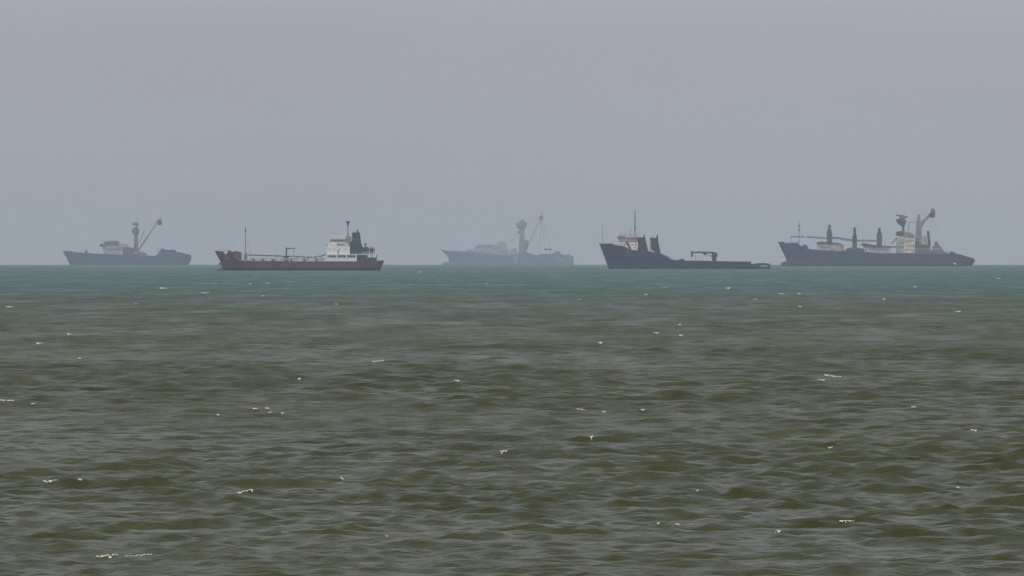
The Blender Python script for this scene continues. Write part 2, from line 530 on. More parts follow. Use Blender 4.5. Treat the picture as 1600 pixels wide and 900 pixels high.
class Ship:
    """a ship drawn in its own metres; photo pixels are turned into metres at its distance"""
    def __init__(self, name, label, cat, d, pxc, yw, group=None):
        self.s = d / F
        self.cx, self.yw, self.d = pxc, yw, d
        x = (pxc - 800) * self.s
        self.root = bpy.data.objects.new(name, None)
        col.objects.link(self.root)
        self.root.location = (x, d, sea_level(x, d))
        tag(self.root, label, cat, group)

    def X(self, px): return (px - self.cx) * self.s
    def Z(self, y): return (self.yw - y) * self.s
    def P(self, px, y, yy=0.0): return (self.X(px), yy, self.Z(y))

    def box(self, name, mat, x0, x1, ytop, ybot, hw, par=None, ch=0.0, yc=0.0):
        o = MB().box(self.X(x0), self.X(x1), yc - hw, yc + hw, self.Z(ybot), self.Z(ytop), ch)
        return o.build(name, M[mat], par or self.root)

    def prism(self, name, mat, pts, hw, par=None, yc=0.0):
        return MB().prism([(self.X(a), self.Z(b)) for a, b in pts], yc - hw, yc + hw).build(name, M[mat], par or self.root)

    def pole(self, name, mat, a, b, r0, r1=None, par=None, ya=0.0, yb=None, n=8):
        return MB().tube(self.P(a[0], a[1], ya), self.P(b[0], b[1], ya if yb is None else yb), r0, r1, n).build(name, M[mat], par or self.root)

    def windows(self, x0, x1, ytop, ybot, hw, count, par, gap=0.3, name='window'):
        """a row of panes on both sides, each with its own frame depth"""
        w = (x1 - x0) / count
        for sgn in (-1, 1):
            for i in range(count):
                a = x0 + w * (i + gap / 2); b = x0 + w * (i + 1 - gap / 2)
                y0, y1 = sorted((sgn * (hw - .05), sgn * (hw + .06)))
                MB().box(self.X(a), self.X(b), y0, y1, self.Z(ybot), self.Z(ytop)).build(name, M['glass'], par)

    def rail(self, x0, x1, ydeck, hw, h=1.1, step=2.4, par=None, mat='white', r=0.05, ydeck1=None, name='railing', aft=False):
        ydeck1 = ydeck if ydeck1 is None else ydeck1
        n = max(2, int((x1 - x0) * self.s / step))
        for sgn in (-1, 1):
            m = MB()
            for hh in (h, h * .55):
                m.tube((self.X(x0), sgn * hw, self.Z(ydeck) + hh), (self.X(x1), sgn * hw, self.Z(ydeck1) + hh), r, r, 5)
            for i in range(n + 1):
                t = i / n
                px = x0 + (x1 - x0) * t; yy = ydeck + (ydeck1 - ydeck) * t
                m.tube((self.X(px), sgn * hw, self.Z(yy) - .05), (self.X(px), sgn * hw, self.Z(yy) + h), r, r, 5)
            m.build(name, M[mat], par or self.root)

    def hull(self, mat, top, stem, stern, beam, deck_drop=1.0, low=-2.5, ubow=(0.30, 0.17), stern_cut=(0.55, 0.22), us=0.84, deck_mat='deck', transom=True):
        """lofted hull: top = sheer line, stem and stern = their profiles from top to water (photo pixels)"""
        tx = [self.X(p[0]) for p in top]; tz = [self.Z(p[1]) for p in top]
        sx = [self.X(p[0]) for p in stem][::-1]; sz = [self.Z(p[1]) for p in stem][::-1]
        ex = [self.X(p[0]) for p in stern][::-1]; ez = [self.Z(p[1]) for p in stern][::-1]
        x0, x1 = tx[0], tx[-1]
        us_ = set(np.linspace(0, 1, 44).tolist())
        us_ |= {u ** 2 * .12 for u in np.linspace(0, 1, 8)}
        for x in tx:
            us_.add((x - x0) / (x1 - x0))
        us_ = sorted(us_)
        ul = [us_[0]]
        for u in us_[1:]:
            if u - ul[-1] > 0.0012: ul.append(u)
        ul[-1] = 1.0
        vl = [0, .12, .25, .4, .55, .7, .85, .95, 1.0]
        ztop = [float(np.interp(x0 + u * (x1 - x0), tx, tz)) for u in ul]

        def half(u, v):
            ub = ubow[0] + (ubow[1] - ubow[0]) * v
            f = math.sin(math.pi / 2 * min(1, u / ub)) ** .75 if u > 0 else 0.0
            sc = stern_cut[0] + (stern_cut[1] - stern_cut[0]) * v
            t = max(0, (u - us) / (1 - us))
            g = 1 - sc * t ** 2.0
            return max(0.02, beam / 2 * f * g * (0.90 + 0.10 * min(1, v * 1.6)))
        m = MB()
        port, stbd = [], []
        rows = []
        for k, u in enumerate(ul):
            zt = ztop[k]
            pr = []
            for v in vl:
                zb = low + v * (tz[0] - low); ze = low + v * (tz[-1] - low)
                xb = float(np.interp(zb, sz, sx)); xe = float(np.interp(ze, ez, ex))
                pr.append((xb + u * (xe - xb), half(u, v), low + v * (zt - low)))
            rows.append(pr)
        nv = len(vl)
        vv = []
        for pr in rows:
            vv += [(x, -h, z) for x, h, z in pr] + [(x, h, z) for x, h, z in pr]
        ff = []
        w = 2 * nv
        for k in range(len(rows) - 1):
            for j in range(nv - 1):
                a = k * w + j; b = (k + 1) * w + j
                ff.append((a, b, b + 1, a + 1))
                a += nv; b += nv
                ff.append((a, a + 1, b + 1, b))
            ff.append((k * w, k * w + nv, (k + 1) * w + nv, (k + 1) * w))
        k = len(rows) - 1
        for j in range(nv - 1):
            ff.append((k * w + j, k * w + nv + j, k * w + nv + j + 1, k * w + j + 1))
        # bulwark inside face
        base = len(vv)
        for pr in rows:
            x, h, z = pr[-1]
            hi = max(.01, h - .18)
            vv += [(x, -hi, z), (x, -hi, z - deck_drop - .05), (x, hi, z), (x, hi, z - deck_drop - .05)]
        for k in range(len(rows) - 1):
            a, b = k * w + nv - 1, (k + 1) * w + nv - 1
            c, d = base + k * 4, base + (k + 1) * 4
            ff += [(a, b, d, c), (c, d, d + 1, c + 1), (a + nv, c + 2, d + 2, b + nv), (c + 2, c + 3, d + 3, d + 2)]
        m.add(vv, ff)
        h = m.build('hull', M[mat], self.root)
        dv, df = [], []
        for pr in rows:
            x, hh, z = pr[-1]
            hi = max(.01, hh - .16)
            dv += [(x, -hi, z - deck_drop), (x, 0, z - deck_drop + .12 * min(1, hh)), (x, hi, z - deck_drop)]
        for k in range(len(rows) - 1):
            for j in (0, 1):
                df.append((k * 3 + j, (k + 1) * 3 + j, (k + 1) * 3 + j + 1, k * 3 + j + 1))
        MB().add(dv, df).build('deck', M[deck_mat], self.root)
        self.hull_half = half
        self.x0, self.x1 = x0, x1
        return h


def boat(name, label, cat, sh, mat, px0, px1, ytop, ybot, yc, beam, tilt=0.0, cover=None, bowleft=True):
    """small boat with a rounded keel, pointed bow and transom"""
    xa, xb = sh.X(px0), sh.X(px1)
    L = xb - xa
    zt, zb = sh.Z(ytop), sh.Z(ybot)
    D = zt - zb
    secs = []
    ns = 12
    for i in range(ns + 1):
        t = i / ns
        f = math.sin(math.pi / 2 * min(1, t / .45)) ** .7 if bowleft else math.sin(math.pi / 2 * min(1, (1 - t) / .45)) ** .7
        e = t if bowleft else 1 - t
        sheer = .18 * (1 - e) ** 2 + .04 * e * e
        keel = .45 * max(0, 1 - e / .3) ** 2
        secs.append((L * t - L / 2, max(.03, beam / 2 * f * (1 - .15 * e ** 3)), D * (.82 + sheer), D * keel))
    m = MB()
    vv, ff = [], []
    ang = [0, .3, .6, .85, 1.0]
    for x, h, zt_, zk in secs:
        for s in ang:
            vv.append((x, -h * math.cos(s * math.pi / 2), zk + (zt_ - zk) * (1 - math.sin(s * math.pi / 2)) ** .8))
        for s in ang[-2::-1]:
            vv.append((x, h * math.cos(s * math.pi / 2), zk + (zt_ - zk) * (1 - math.sin(s * math.pi / 2)) ** .8))
    n = 2 * len(ang) - 1
    for k in range(ns):
        for j in range(n - 1):
            ff.append((k * n + j, (k + 1) * n + j, (k + 1) * n + j + 1, k * n + j + 1))
        ff.append((k * n + n - 1, (k + 1) * n + n - 1, (k + 1) * n, k * n))
    ff += [tuple(range(n)), tuple(range(ns * n + n - 1, ns * n - 1, -1))]
    m.add(vv, ff)
    root = bpy.data.objects.new(name, None); col.objects.link(root)
    w = sh.root.location
    root.location = (w.x + (xa + xb) / 2, w.y + yc, w.z + zb)
    root.rotation_euler = (0, tilt, 0)
    m.build('hull', M[mat], root)
    if cover:
        c = MB()
        c.prism([(-L * .32, D * .86), (L * .40, D * .86), (L * .36, D * 1.12), (L * .1, D * 1.28), (-L * .2, D * 1.22)], -beam * .36, beam * .36)
        c.build('canopy', M[cover], root)
    g = MB()
    for s in (-1, 1):
        g.path([(x, s * h, zt_ + .02) for x, h, zt_, zk in secs], max(.05, D * .035), 5)
    g.build('gunwale', M['dark' if mat != 'dark' else 'grey'], root)
    tag(root, label, cat)
    return root

# ================================================================== the tanker
T = Ship('tanker', 'rust-brown coastal tanker with white aft bridge, dark funnel and tall thin foremast', 'ship', 4000.0, 468.0, 423.2)
T.hull('tanker_hull',
       [(335.6, 392.2), (349, 393.2), (366.5, 395.6), (367.5, 399.5), (372, 404.2), (378, 407.0), (400, 408.0), (460, 408.6), (508, 408.6), (560, 408.6), (586, 408.2), (600, 407.0)],
       [(335.6, 392.2), (340, 401.0), (345.0, 410.0), (346.5, 416.5), (347, 430)],
       [(600, 407.0), (598.5, 412), (594.5, 421), (593, 430)], 15.0, deck_drop=0.7)
fc = T.box('forecastle', 'brown', 352, 377.2, 393.6, 407, 4.6, ch=.5)
T.box('hatch', 'dark', 366, 371, 392.6, 393.8, 1.6, fc)
T.box('windlass', 'dark', 355, 361, 391.6, 394, 2.0, fc)
MB().blob(T.P(346, 424.2, 0), 3.2, 1.6, 1.35, 14, 8).build('bulbous_bow', M['tanker_hull'], T.root, True)
for s in (-1, 1):
    an = MB()
    x, z = T.X(344.6), T.Z(411.6)
    an.tube((x, s * 1.3, z + 1.2), (x, s * 1.5, z - .5), .16)
    an.path([(x - .9, s * 1.5, z + .1), (x - .45, s * 1.55, z - .55), (x, s * 1.6, z - .75), (x + .45, s * 1.55, z - .55), (x + .9, s * 1.5, z + .1)], .2)
    an.build('anchor', M['black'], T.root)
    # white mooring reel on the forecastle head
    rl = MB(); rl.tube((T.X(353), s * 2.9, T.Z(395)), (T.X(353), s * 4.35, T.Z(395)), .72, .72, 14)
    rl.tube((T.X(353), s * 4.35, T.Z(395)), (T.X(353), s * 4.45, T.Z(395)), .98, .98, 14)
    rl.tube((T.X(353), s * 2.8, T.Z(395)), (T.X(353), s * 2.9, T.Z(395)), .98, .98, 14)
    rl.build('mooring_reel', M['white'], T.root)
    MB().prism([(T.X(351.4), T.Z(397)), (T.X(354.6), T.Z(397)), (T.X(357), T.Z(392.4)), (T.X(353), T.Z(393.6))], s * 5.02, s * 5.2).build('hawse_plate', M['white'], T.root)
    # pale fender edge where the bulwark steps down
    fe = MB()
    for a, b in (((368, 400.4), (372.2, 404.7)), ((372.2, 404.7), (378, 407.4)), ((378, 407.4), (401, 408.2))):
        fe.tube(T.P(a[0], a[1], s * 7.1), T.P(b[0], b[1], s * 7.45), .13, .13, 5)
    fe.build('rubbing_strake', M['pink'], T.root)
T.rail(338, 352, 392.7, 2.4, 0.9, 1.6, mat='grey', r=.04)
fm = T.pole('foremast', 'grey', (383.6, 407.6), (383.6, 362), .30, .20)
T.pole('mast_top', 'black', (383.5, 362.6), (383.8, 355), .48, .06, fm, n=8)
T.pole('topmast', 'grey', (383.6, 362), (383.4, 352), .07, .04, fm)
T.box('mast_step', 'grey', 381.6, 386.6, 396.6, 408, 1.5, fm)
T.box('platform', 'grey', 382.2, 385, 378.6, 379.2, .7, fm)
for s in (-1, 1):
    T.pole('stay', 'grey', (383.6, 364), (350, 393), .025, .025, fm, 0, s * 3, 4)
    T.pole('stay', 'grey', (383.6, 372), (398, 407), .025, .025, fm, 0, s * 6, 4)
# raised catwalk with its legs, and the cargo pipes under it
cw = MB()
pts = [(388, 398.0), (400, 398.6), (430, 399.6), (447, 400.2), (465, 400.6), (480, 401.6), (492, 401.6), (502, 399.8), (509, 397.4)]
for a, b in zip(pts, pts[1:]):
    x0, z0, x1, z1 = T.X(a[0]), T.Z(a[1]), T.X(b[0]), T.Z(b[1])
    cw.prism([(x0, z0 - .55), (x1, z1 - .55), (x1, z1 + .12), (x0, z0 + .12)], -.9, .9)
cwo = cw.build('catwalk', M['brown'], T.root)
for i, px in enumerate(np.arange(391, 508, 4.9)):
    y = float(np.interp(px, [p[0] for p in pts], [p[1] for p in pts]))
    T.pole('catwalk_leg', 'white' if i % 3 else 'pink', (px, 409), (px, y), .13, .13, cwo, -.8, n=6)
    T.pole('catwalk_leg', 'white', (px, 409), (px, y), .13, .13, cwo, .8, n=6)
for k, (yy, zz) in enumerate(((-3.4, 404.6), (-2.6, 405.0), (-1.8, 404.2), (2.2, 404.6), (3.2, 405.2))):
    T.pole('cargo_pipe', 'brown' if k % 2 else 'pink', (392, zz), (506, zz), .27, .27, None, yy)
for i, px in enumerate((397, 404, 411.5, 419, 427, 436, 456, 468, 476, 486, 495)):
    hw = 1.1 + .3 * (i % 2)
    tk = MB().lathe((T.X(px), -3.9, T.Z(409)), [(hw * .8, 0), (hw * .8, 1.0), (hw * .95, 1.05), (hw * .95, 1.25), (.25, 1.5)], 12)
    tk.build('tank_hatch', M['brown' if i % 2 == 0 else 'white'], T.root)
    v = MB().path([T.P(px + 2.5, 409, -5.2), T.P(px + 2.5, 402.8, -5.2)], .14)
    v.lathe(T.P(px + 2.5, 402.8, -5.2), [(.12, 0), (.34, .1), (.34, .4), (.12, .55)], 8)
    v.build('vent_post', M['white'], T.root)
T.rail(380, 508, 408.6, 7.1, 1.0, 1.9, mat='cream', r=.045)
T.pole('vent_mast', 'grey', (431.5, 408), (431.5, 388.8), .10, .07)
# hose crane amidships
hc = T.box('hose_crane', 'dark', 443.6, 451, 400.4, 408.8, 1.5, ch=.3)
T.pole('crane_post', 'dark', (447.2, 401), (447.2, 388.6), .42, .36, hc)
T.prism('crane_jib', 'dark', [(446, 387.4), (461.5, 387.9), (462, 388.9), (446, 389.4)], .35, hc)
T.pole('jib_rest', 'grey', (459, 400), (459, 389), .12, .12, hc)
T.pole('hook_wire', 'dark', (461.4, 388.6), (461.4, 393), .05, .05, hc)
T.pole('jib_stay', 'dark', (447.2, 394), (452, 389), .12, .12, hc)

# accommodation block
ho = T.box('deckhouse', 'white', 513, 556, 398.6, 409, 5.0)
T.box('boat_deck', 'white', 509.4, 590.6, 397.2, 398.3, 6.6, ho)
T.box('bulwark', 'white', 509.6, 558, 403.8, 408.8, 6.4, ho)
for px in (510.4, 526.4, 541.8, 556.6):
    for s in (-1, 1):
        T.box('pillar', 'white', px - .9, px + .9, 398.2, 404, .16, ho, yc=s * 6.42)
T.windows(513.5, 525, 399.6, 402.6, 5.0, 3, ho)
T.windows(528.5, 540.5, 399.6, 402.6, 5.0, 3, ho)
T.windows(543.5, 555.5, 399.6, 402.6, 5.0, 3, ho)
up = T.prism('upper_house', 'white', [(511.6, 397.4), (547, 397.4), (547, 384.8), (527.5, 384.8), (525, 380.6), (513.2, 380.6), (511.6, 385)], 5.6)
for px in (515.4, 522.6, 531, 541.2):
    for s in (-1, 1):
        MB().tube((T.X(px), s * 5.55, T.Z(389.6)), (T.X(px), s * 5.66, T.Z(389.6)), .26, .26, 12).build('porthole', M['glass'], up)
        MB().tube((T.X(px), s * 5.55, T.Z(394.2)), (T.X(px), s * 5.66, T.Z(394.2)), .2, .2, 12).build('porthole', M['glass'], up)
for s in (-1, 1):
    T.box('door', 'grey', 527.6, 529.8, 390.6, 396.9, .05, up, yc=s * 5.62)
    MB().lathe((T.X(511.4), s * 5.2, T.Z(384.8)), [(.25, 0), (.42, .12), (.42, .45), (.2, .62)], 10).build('side_lamp', M['black'], T.root)
T.rail(527.6, 547, 384.8, 5.4, 1.05, 1.5, up)
T.rail(511, 524.5, 380.6, 5.4, .5, 1.5, up)
T.box('shade_screen', 'grey', 526.6, 546.4, 378.0, 384.9, 4.1)  # grey block added; its colour stands in for shade abaft the wheelhouse
wh = T.prism('wheelhouse', 'white', [(517.2, 380.7), (540, 380.7), (540, 374), (515.6, 374)], 4.4)
T.prism('roof', 'cream', [(515, 374.1), (541, 374.1), (540.4, 371.6), (519.4, 370.6), (515.4, 372.4)], 4.9, wh)
T.windows(516.8, 539.4, 375.0, 378.6, 4.4, 7, wh, .26)
for i in range(5):
    y = -3.6 + i * 1.8
    MB().prism([(T.X(515.7) - .05, T.Z(375)), (T.X(516.6) - .05, T.Z(378.6)), (T.X(517), T.Z(378.6)), (T.X(516.2), T.Z(375))], y - .65, y + .65).build('window', M['glass'], wh)
T.rail(518, 540, 371.0, 4.2, .7, 1.6, wh)
T.box('chart_house', 'grey', 540.2, 549, 369.4, 385, 3.2, ch=.4)
T.box('locker', 'dark', 546.9, 550.4, 378.2, 397.4, 4.6)
T.pole('signal_pole', 'white', (538, 371.2), (538, 357.6), .10, .06, None, -2.0)
mm = T.pole('mainmast', 'dark', (543.6, 370), (543.4, 346), .26, .13)
T.prism('radar_platform', 'black', [(539.4, 344.8), (541.2, 345.9), (546.4, 346.2), (545.0, 351.5), (544.2, 354.6), (543.0, 354.6), (541.4, 348.4)], .45, mm)
T.box('radar_scanner', 'dark', 540.2, 547.2, 346.1, 346.9, .2, mm)
T.pole('crossarm', 'dark', (543.5, 360), (543.5, 360), .07, .07, mm, -1.8, 1.8)
fn = T.prism('funnel', 'funnel', [(550.4, 397.4), (550.4, 364.4), (562.4, 364.4), (564.2, 380), (567.2, 388), (567.4, 397.4)], 2.6)
T.box('funnel_rim', 'black', 549.8, 563.0, 363.8, 365.0, 2.75, fn)
T.pole('exhaust_pipe', 'black', (557.2, 365), (558.6, 359), .34, .34, fn, -.6)
T.pole('exhaust_pipe', 'black', (559.2, 365), (560.2, 361.6), .26, .26, fn, .6)
T.pole('exhaust_pipe', 'black', (553.0, 365), (553.0, 362.0), .22, .22, fn, .2)
T.box('casing', 'funnel', 548.2, 566.6, 384.6, 397.6, 4.0, ch=.5)
T.box('aft_house', 'dark', 566.4, 577, 386.4, 397.4, 4.6, ch=.5)
T.box('aft_house', 'dark', 576.8, 585.2, 388.4, 397.3, 4.2, ch=.4)
vt = MB().lathe((T.X(571.2), -2.4, T.Z(387)), [(.3, 0), (.3, 1.3), (.62, 1.5), (.66, 2.0), (.4, 2.35), (.1, 2.4)], 12)
vt.build('mushroom_vent', M['dark'], T.root)
T.rail(566, 590, 397.3, 6.3, 1.05, 1.6)
po = T.box('poop_house', 'dark', 557.6, 572.6, 398.2, 409, 5.8)
T.windows(559, 571, 400.4, 402.6, 5.8, 4, po, .5)
T.box('poop_bulwark', 'tanker_hull', 572.6, 587.4, 402.6, 410.5, 5.9, ch=.3)
for px in (574, 581, 588.6):
    for s in (-1, 1):
        T.box('pillar', 'grey', px - .4, px + .4, 398.2, 409.4, .12, yc=s * 6.2)
T.pole('ensign_staff', 'white', (590.4, 407.6), (591.6, 390), .05, .04)
for s in (-1, 1):
    dv = MB()
    for px in (577.6, 583.8):
        dv.path([T.P(px, 397.3, s * 5.0), T.P(px, 385, s * 5.2), T.P(px, 383.8, s * 6.0)], .13)
    dv.build('davit', M['white'], T.root)
boat('lifeboat', 'white lifeboat in davits behind the funnel of the rust-brown tanker', 'boat', T, 'white', 576.4, 585.4, 385.6, 388.6, -5.4, 1.9, 0, 'white')
boat('life_raft_boat', 'white rescue boat beside the bridge of the rust-brown tanker', 'boat', T, 'white', 538.9, 544.4, 380.8, 384.5, -4.9, 1.3, 0, 'white').name = 'rescue_boat'

# ================================================================== the supply vessel
U = Ship('supply_vessel', 'dark blue offshore supply vessel with two funnels abreast and a long low aft deck', 'ship', 4600.0, 1070.0, 420.4)
U.hull('tug_hull',
       [(936.4, 380.6), (957, 381.4), (961, 383), (975, 384.8), (985, 390.6), (996, 391.4), (1012, 392.2), (1031, 396.4), (1040, 400.2), (1049.5, 405.6), (1060, 406.6), (1075, 407.2), (1120, 408.0), (1168, 408.8), (1170.6, 409.2), (1171.6, 412.2), (1184, 412.6), (1202, 412.0)],
       [(936.4, 380.6), (951.2, 420.4), (953, 428)],
       [(1202, 412.0), (1203, 416), (1202, 420), (1200, 428)], 21.0, deck_drop=1.0, ubow=(.26, .13), stern_cut=(.12, .05), us=.9, deck_mat='steel')
# belt of lighter plating along the bow
for s in (-1, 1):
    bl = MB()
    xs = np.linspace(950, 1012, 14)
    p = []
    for px in xs:
        x = U.X(px)
        u = (x - U.x0) / (U.x1 - U.x0)
        h = U.hull_half(max(u, .02), .55) + .10
        z = U.Z(398.5 + (px - 950) * .045)
        p.append((x, s * h, z))
    bl.path(p, .34, 6)
    bl.build('fender_rail', M['navy'], U.root)
    rb = MB()
    rb.path([(U.X(px), s * 10.55, U.Z(410.4)) for px in (1020, 1080, 1130, 1168)], .30, 6)
    rb.build('fender_rail', M['black'], U.root)
st = U.pole('bow_staff', 'grey', (942.0, 383), (941.6, 348.5), .17, .11)
U.rail(939, 972, 381.2, 3.6, 1.0, 2.0, mat='grey', r=.04, ydeck1=385.2)
U.box('windlass', 'dark', 950, 957, 380.4, 384.4, 2.2)
mh = U.prism('deckhouse', 'cream', [(973, 391.8), (997, 393), (997, 376.4), (966.8, 376.4), (970, 380.6)], 6.0)
for k, px in enumerate((976, 982, 988, 993)):
    for s in (-1, 1):
        U.box('window', 'glass', px - .9, px + .9, 381.4, 383.6, .05, mh, yc=s * 6.02)
for s in (-1, 1):
    lad = MB()
    lad.path([U.P(977.5, 378, s * 6.5), U.P(985.5, 391, s * 6.5)], .26, 5)
    lad.path([U.P(979.5, 378, s * 6.5), U.P(987.5, 391, s * 6.5)], .26, 5)
    lad.build('stairs', M['brown'], mh)
    U.box('door', 'grey', 990, 992.4, 385.4, 392, .05, mh, yc=s * 6.02)
bo = MB()
bo.box(U.X(986), U.X(995.6), -6.9, -6.1, U.Z(391.6), U.Z(387.2), .3)
bo.build('locker', M['cream'], mh)
br = U.prism('wheelhouse', 'pink', [(968, 376.5), (997, 376.5), (997, 370), (977.5, 370), (977, 368.0), (965.6, 368.2), (964.8, 371), (966, 374)], 6.6)
U.windows(967.2, 977.4, 370.2, 374, 6.6, 4, br, .35)
U.windows(979, 996, 371.4, 374.2, 6.6, 6, br, .35)
for i in range(6):
    y = -5.5 + i * 2.2
    U.box('window', 'glass', 964.7, 966.4, 369.6, 373.2, .8, br, yc=y)
U.rail(966, 996, 368.6, 6.2, .9, 1.8, br, mat='grey')
mt = U.pole('mainmast', 'dark', (992, 371), (992.2, 327.4), .42, .20)
for y, w in ((338, 1.0), (347.4, 1.0), (356.2, 2.2)):
    U.pole('crossarm', 'dark', (992.1, y), (992.1, y), .1, .1, mt, -w, w)
U.box('mast_platform', 'dark', 990, 994.2, 355.8, 356.8, .9, mt)
U.prism('mast_foot', 'pink', [(989.6, 370.2), (995, 370.2), (993.4, 362), (991, 362)], 1.0, mt)
U.box('mast_light', 'dark', 991.2, 993.4, 340, 342, .4, mt)
U.pole('radar_post', 'grey', (985.4, 370), (985.4, 361), .12, .12, br)
U.box('radar_scanner', 'grey', 983.4, 987.6, 359.8, 360.8, .2, br)
U.pole('aerial', 'grey', (976.4, 369), (976.4, 363), .14, .10, br, -2)
U.pole('aerial', 'grey', (998.6, 370), (999.6, 352), .05, .04, br, 2)
for k, (x0, x1, xb0, xb1, yt, yb, ex) in enumerate(((996.8, 1007.8, 996.4, 1013.2, 371.6, 394.5, 1006), (1016.6, 1027.6, 1018.0, 1033.0, 372.2, 398.5, 1026.8))):
    yc = (-5.5, 2.5)[k]
    fu = U.prism('funnel', 'navy', [(xb0, yb), (x0, yt), (x1, yt), (x1 + 2.6, (yt + yb) / 2), (xb1, yb)], 2.3, yc=yc)
    U.prism('funnel_rim', 'black', [(x0 - 1, yt + 1.8), (x0 - 1.2, yt - .4), (x1 + .4, yt - .4), (x1 + .7, yt + 1.8)], 2.45, fu, yc=yc)
    U.prism('exhaust_pipe', 'black', [(ex - 1.6, yt), (ex - .4, yt - 5.0), (ex + 1.4, yt - 5.2), (ex + 1.6, yt)], .55, fu, yc=yc)
    U.pole('exhaust_pipe', 'dark', (x0 + 3, yt), (x0 + 3.4, yt - 2.4), .22, .22, fu, yc)
    for j in range(3):
        U.box('louvre', 'dark', x0 + 3, x1 - .4, yt + 6 + j * 2.6, yt + 7.4 + j * 2.6, .06, fu, yc=yc - 2.33)
U.box('vent_trunk', 'cream', 1015.0, 1017.8, 374, 396.4, .8, yc=1.6)
U.prism('casing', 'tug_hull', [(985, 394), (1034, 399), (1033, 396.2), (1012, 394.6), (997, 391.6), (985, 391)], 8.2)
boat('rescue_boat', 'white rescue boat behind the forward funnel of the dark blue supply vessel', 'boat', U, 'white', 1012.6, 1022.2, 392.6, 396.8, -9.3, 2.2, 0, 'white')
U.rail(1034, 1052, 398.6, 9.8, 1.0, 2.0, mat='grey', ydeck1=406)
U.prism('winch', 'dark', [(1060.5, 408.5), (1060.5, 406), (1063, 404.6), (1067, 404.4), (1069.5, 406), (1069.5, 408.5)], 4.0)
for px in (1080, 1090, 1138, 1150, 1160):
    U.pole('bulwark_post', 'dark', (px, 410), (px, 406.2 + (px - 1080) * .018), .10, .10, None, -10.0)
cr = U.prism('deck_crane', 'dark', [(1112.8, 409.6), (1112.2, 398.6), (1119.6, 398.6), (1119, 409.6)], 1.3)
U.prism('crane_house', 'dark', [(1111.6, 401), (1112.2, 395.4), (1116, 393.8), (1120.4, 395.6), (1121.4, 398), (1120.8, 400.8), (1118.6, 402)], 1.7, cr)
U.prism('crane_boom', 'dark', [(1080.2, 395.4), (1080.2, 394.2), (1088.5, 393.0), (1116, 393.6), (1116, 396.2), (1106, 396.0), (1088.5, 395.6)], .6, cr)
U.prism('hook_block', 'dark', [(1097, 395.4), (1105, 395.8), (1103.4, 398.0), (1101, 399.2), (1098.8, 397.4)], .5, cr)
U.prism('boom_tip', 'dark', [(1079.9, 392.0), (1082.6, 392.4), (1083.6, 396.2), (1081.8, 402.4), (1080.4, 402.4), (1079.6, 396)], .45, cr)
U.pole('boom_ram', 'dark', (1112.8, 402), (1103.4, 396.4), .20, .16, cr)
U.pole('boom_rest', 'grey', (1087, 409), (1087, 395.4), .14, .14, cr)
U.box('pallet_crate', 'cream', 1092, 1098, 404.4, 408.6, 1.4, yc=-3).name = 'deck_locker'
rl = MB().tube((U.X(1196), -8.6, U.Z(415.6)), (U.X(1196), 8.6, U.Z(415.6)), U.s * 4.4, U.s * 4.4, 18)
rl.build('stern_roller', M['black'], U.root, False)
for s in (-1, 1):
    ro = U.prism('roller_cheek', 'tug_hull', [(1179, 421.5), (1179, 412.4), (1183, 411.3), (1196, 411.2), (1201, 412.2), (1203, 415), (1202.8, 419), (1200, 421.5)], 1.0, yc=s * 9.9)
    U.prism('scuff_plate', 'pink', [(1186.4, 416.6), (1187.4, 414.4), (1197, 414.2), (1198.4, 415.6), (1196, 416.8)], .04, ro, yc=s * 10.92)
U.box('tow_pin', 'dark', 1171, 1173, 408.2, 412.6, .5, yc=-4)


# ================================================================== the fishing ships
def crows_mast(sh, px, ybase, ynest0, ynest1, nestw, w0, w1, mat='steel', yplat=None, ytop=None, parts=True):
    """tapered tubular mast carrying a crow's nest and a radar platform"""
    m = sh.prism('mast', mat, [(px - w0 / 2, ybase), (px + w0 / 2, ybase), (px + w1 / 2, ynest1), (px - w1 / 2, ynest1)], w0 * sh.s * .45)
    c = sh.P(px - .6, ynest1, 0)
    r = nestw * sh.s / 2
    h = sh.Z(ynest0) - sh.Z(ynest1)
    MB().lathe(c, [(r * .45, -h * .25), (r * .92, h * .1), (r, h * .35), (r, h * .95), (r * .86, h), ], 14).build('crows_nest', M[mat], m)
    MB().lathe((c[0], 0, c[2] + h), [(r * .5, 0), (r * .5, h * .22), (r * .3, h * .3)], 12).build('nest_hatch', M[mat], m)
    if yplat:
        sh.pole('topmast', mat, (px + 1, ynest0), (px + 1.6, yplat), w1 * sh.s * .32, w1 * sh.s * .26, m)
        pl = MB()
        pw = nestw * .46
        pl.lathe(sh.P(px - .8, yplat + 1.2, 0), [(pw * sh.s * .5, 0), (pw * sh.s, sh.s * 1.2), (pw * sh.s * .96, sh.s * 3.2), (pw * sh.s * .6, sh.s * 4.0)], 12)
        pl.build('radar_platform', M[mat], m)
        pr = sh.Z(yplat - 3.6)
        MB().box(sh.X(px - pw), sh.X(px + pw * .9), -.4, .4, pr, pr + sh.s * .8).build('radar_scanner', M[mat], m)
    if ytop:
        sh.pole('aerial', mat, (px + 2.2, yplat or ynest0), (px + 2.6, ytop), .22, .12, m)
    return m


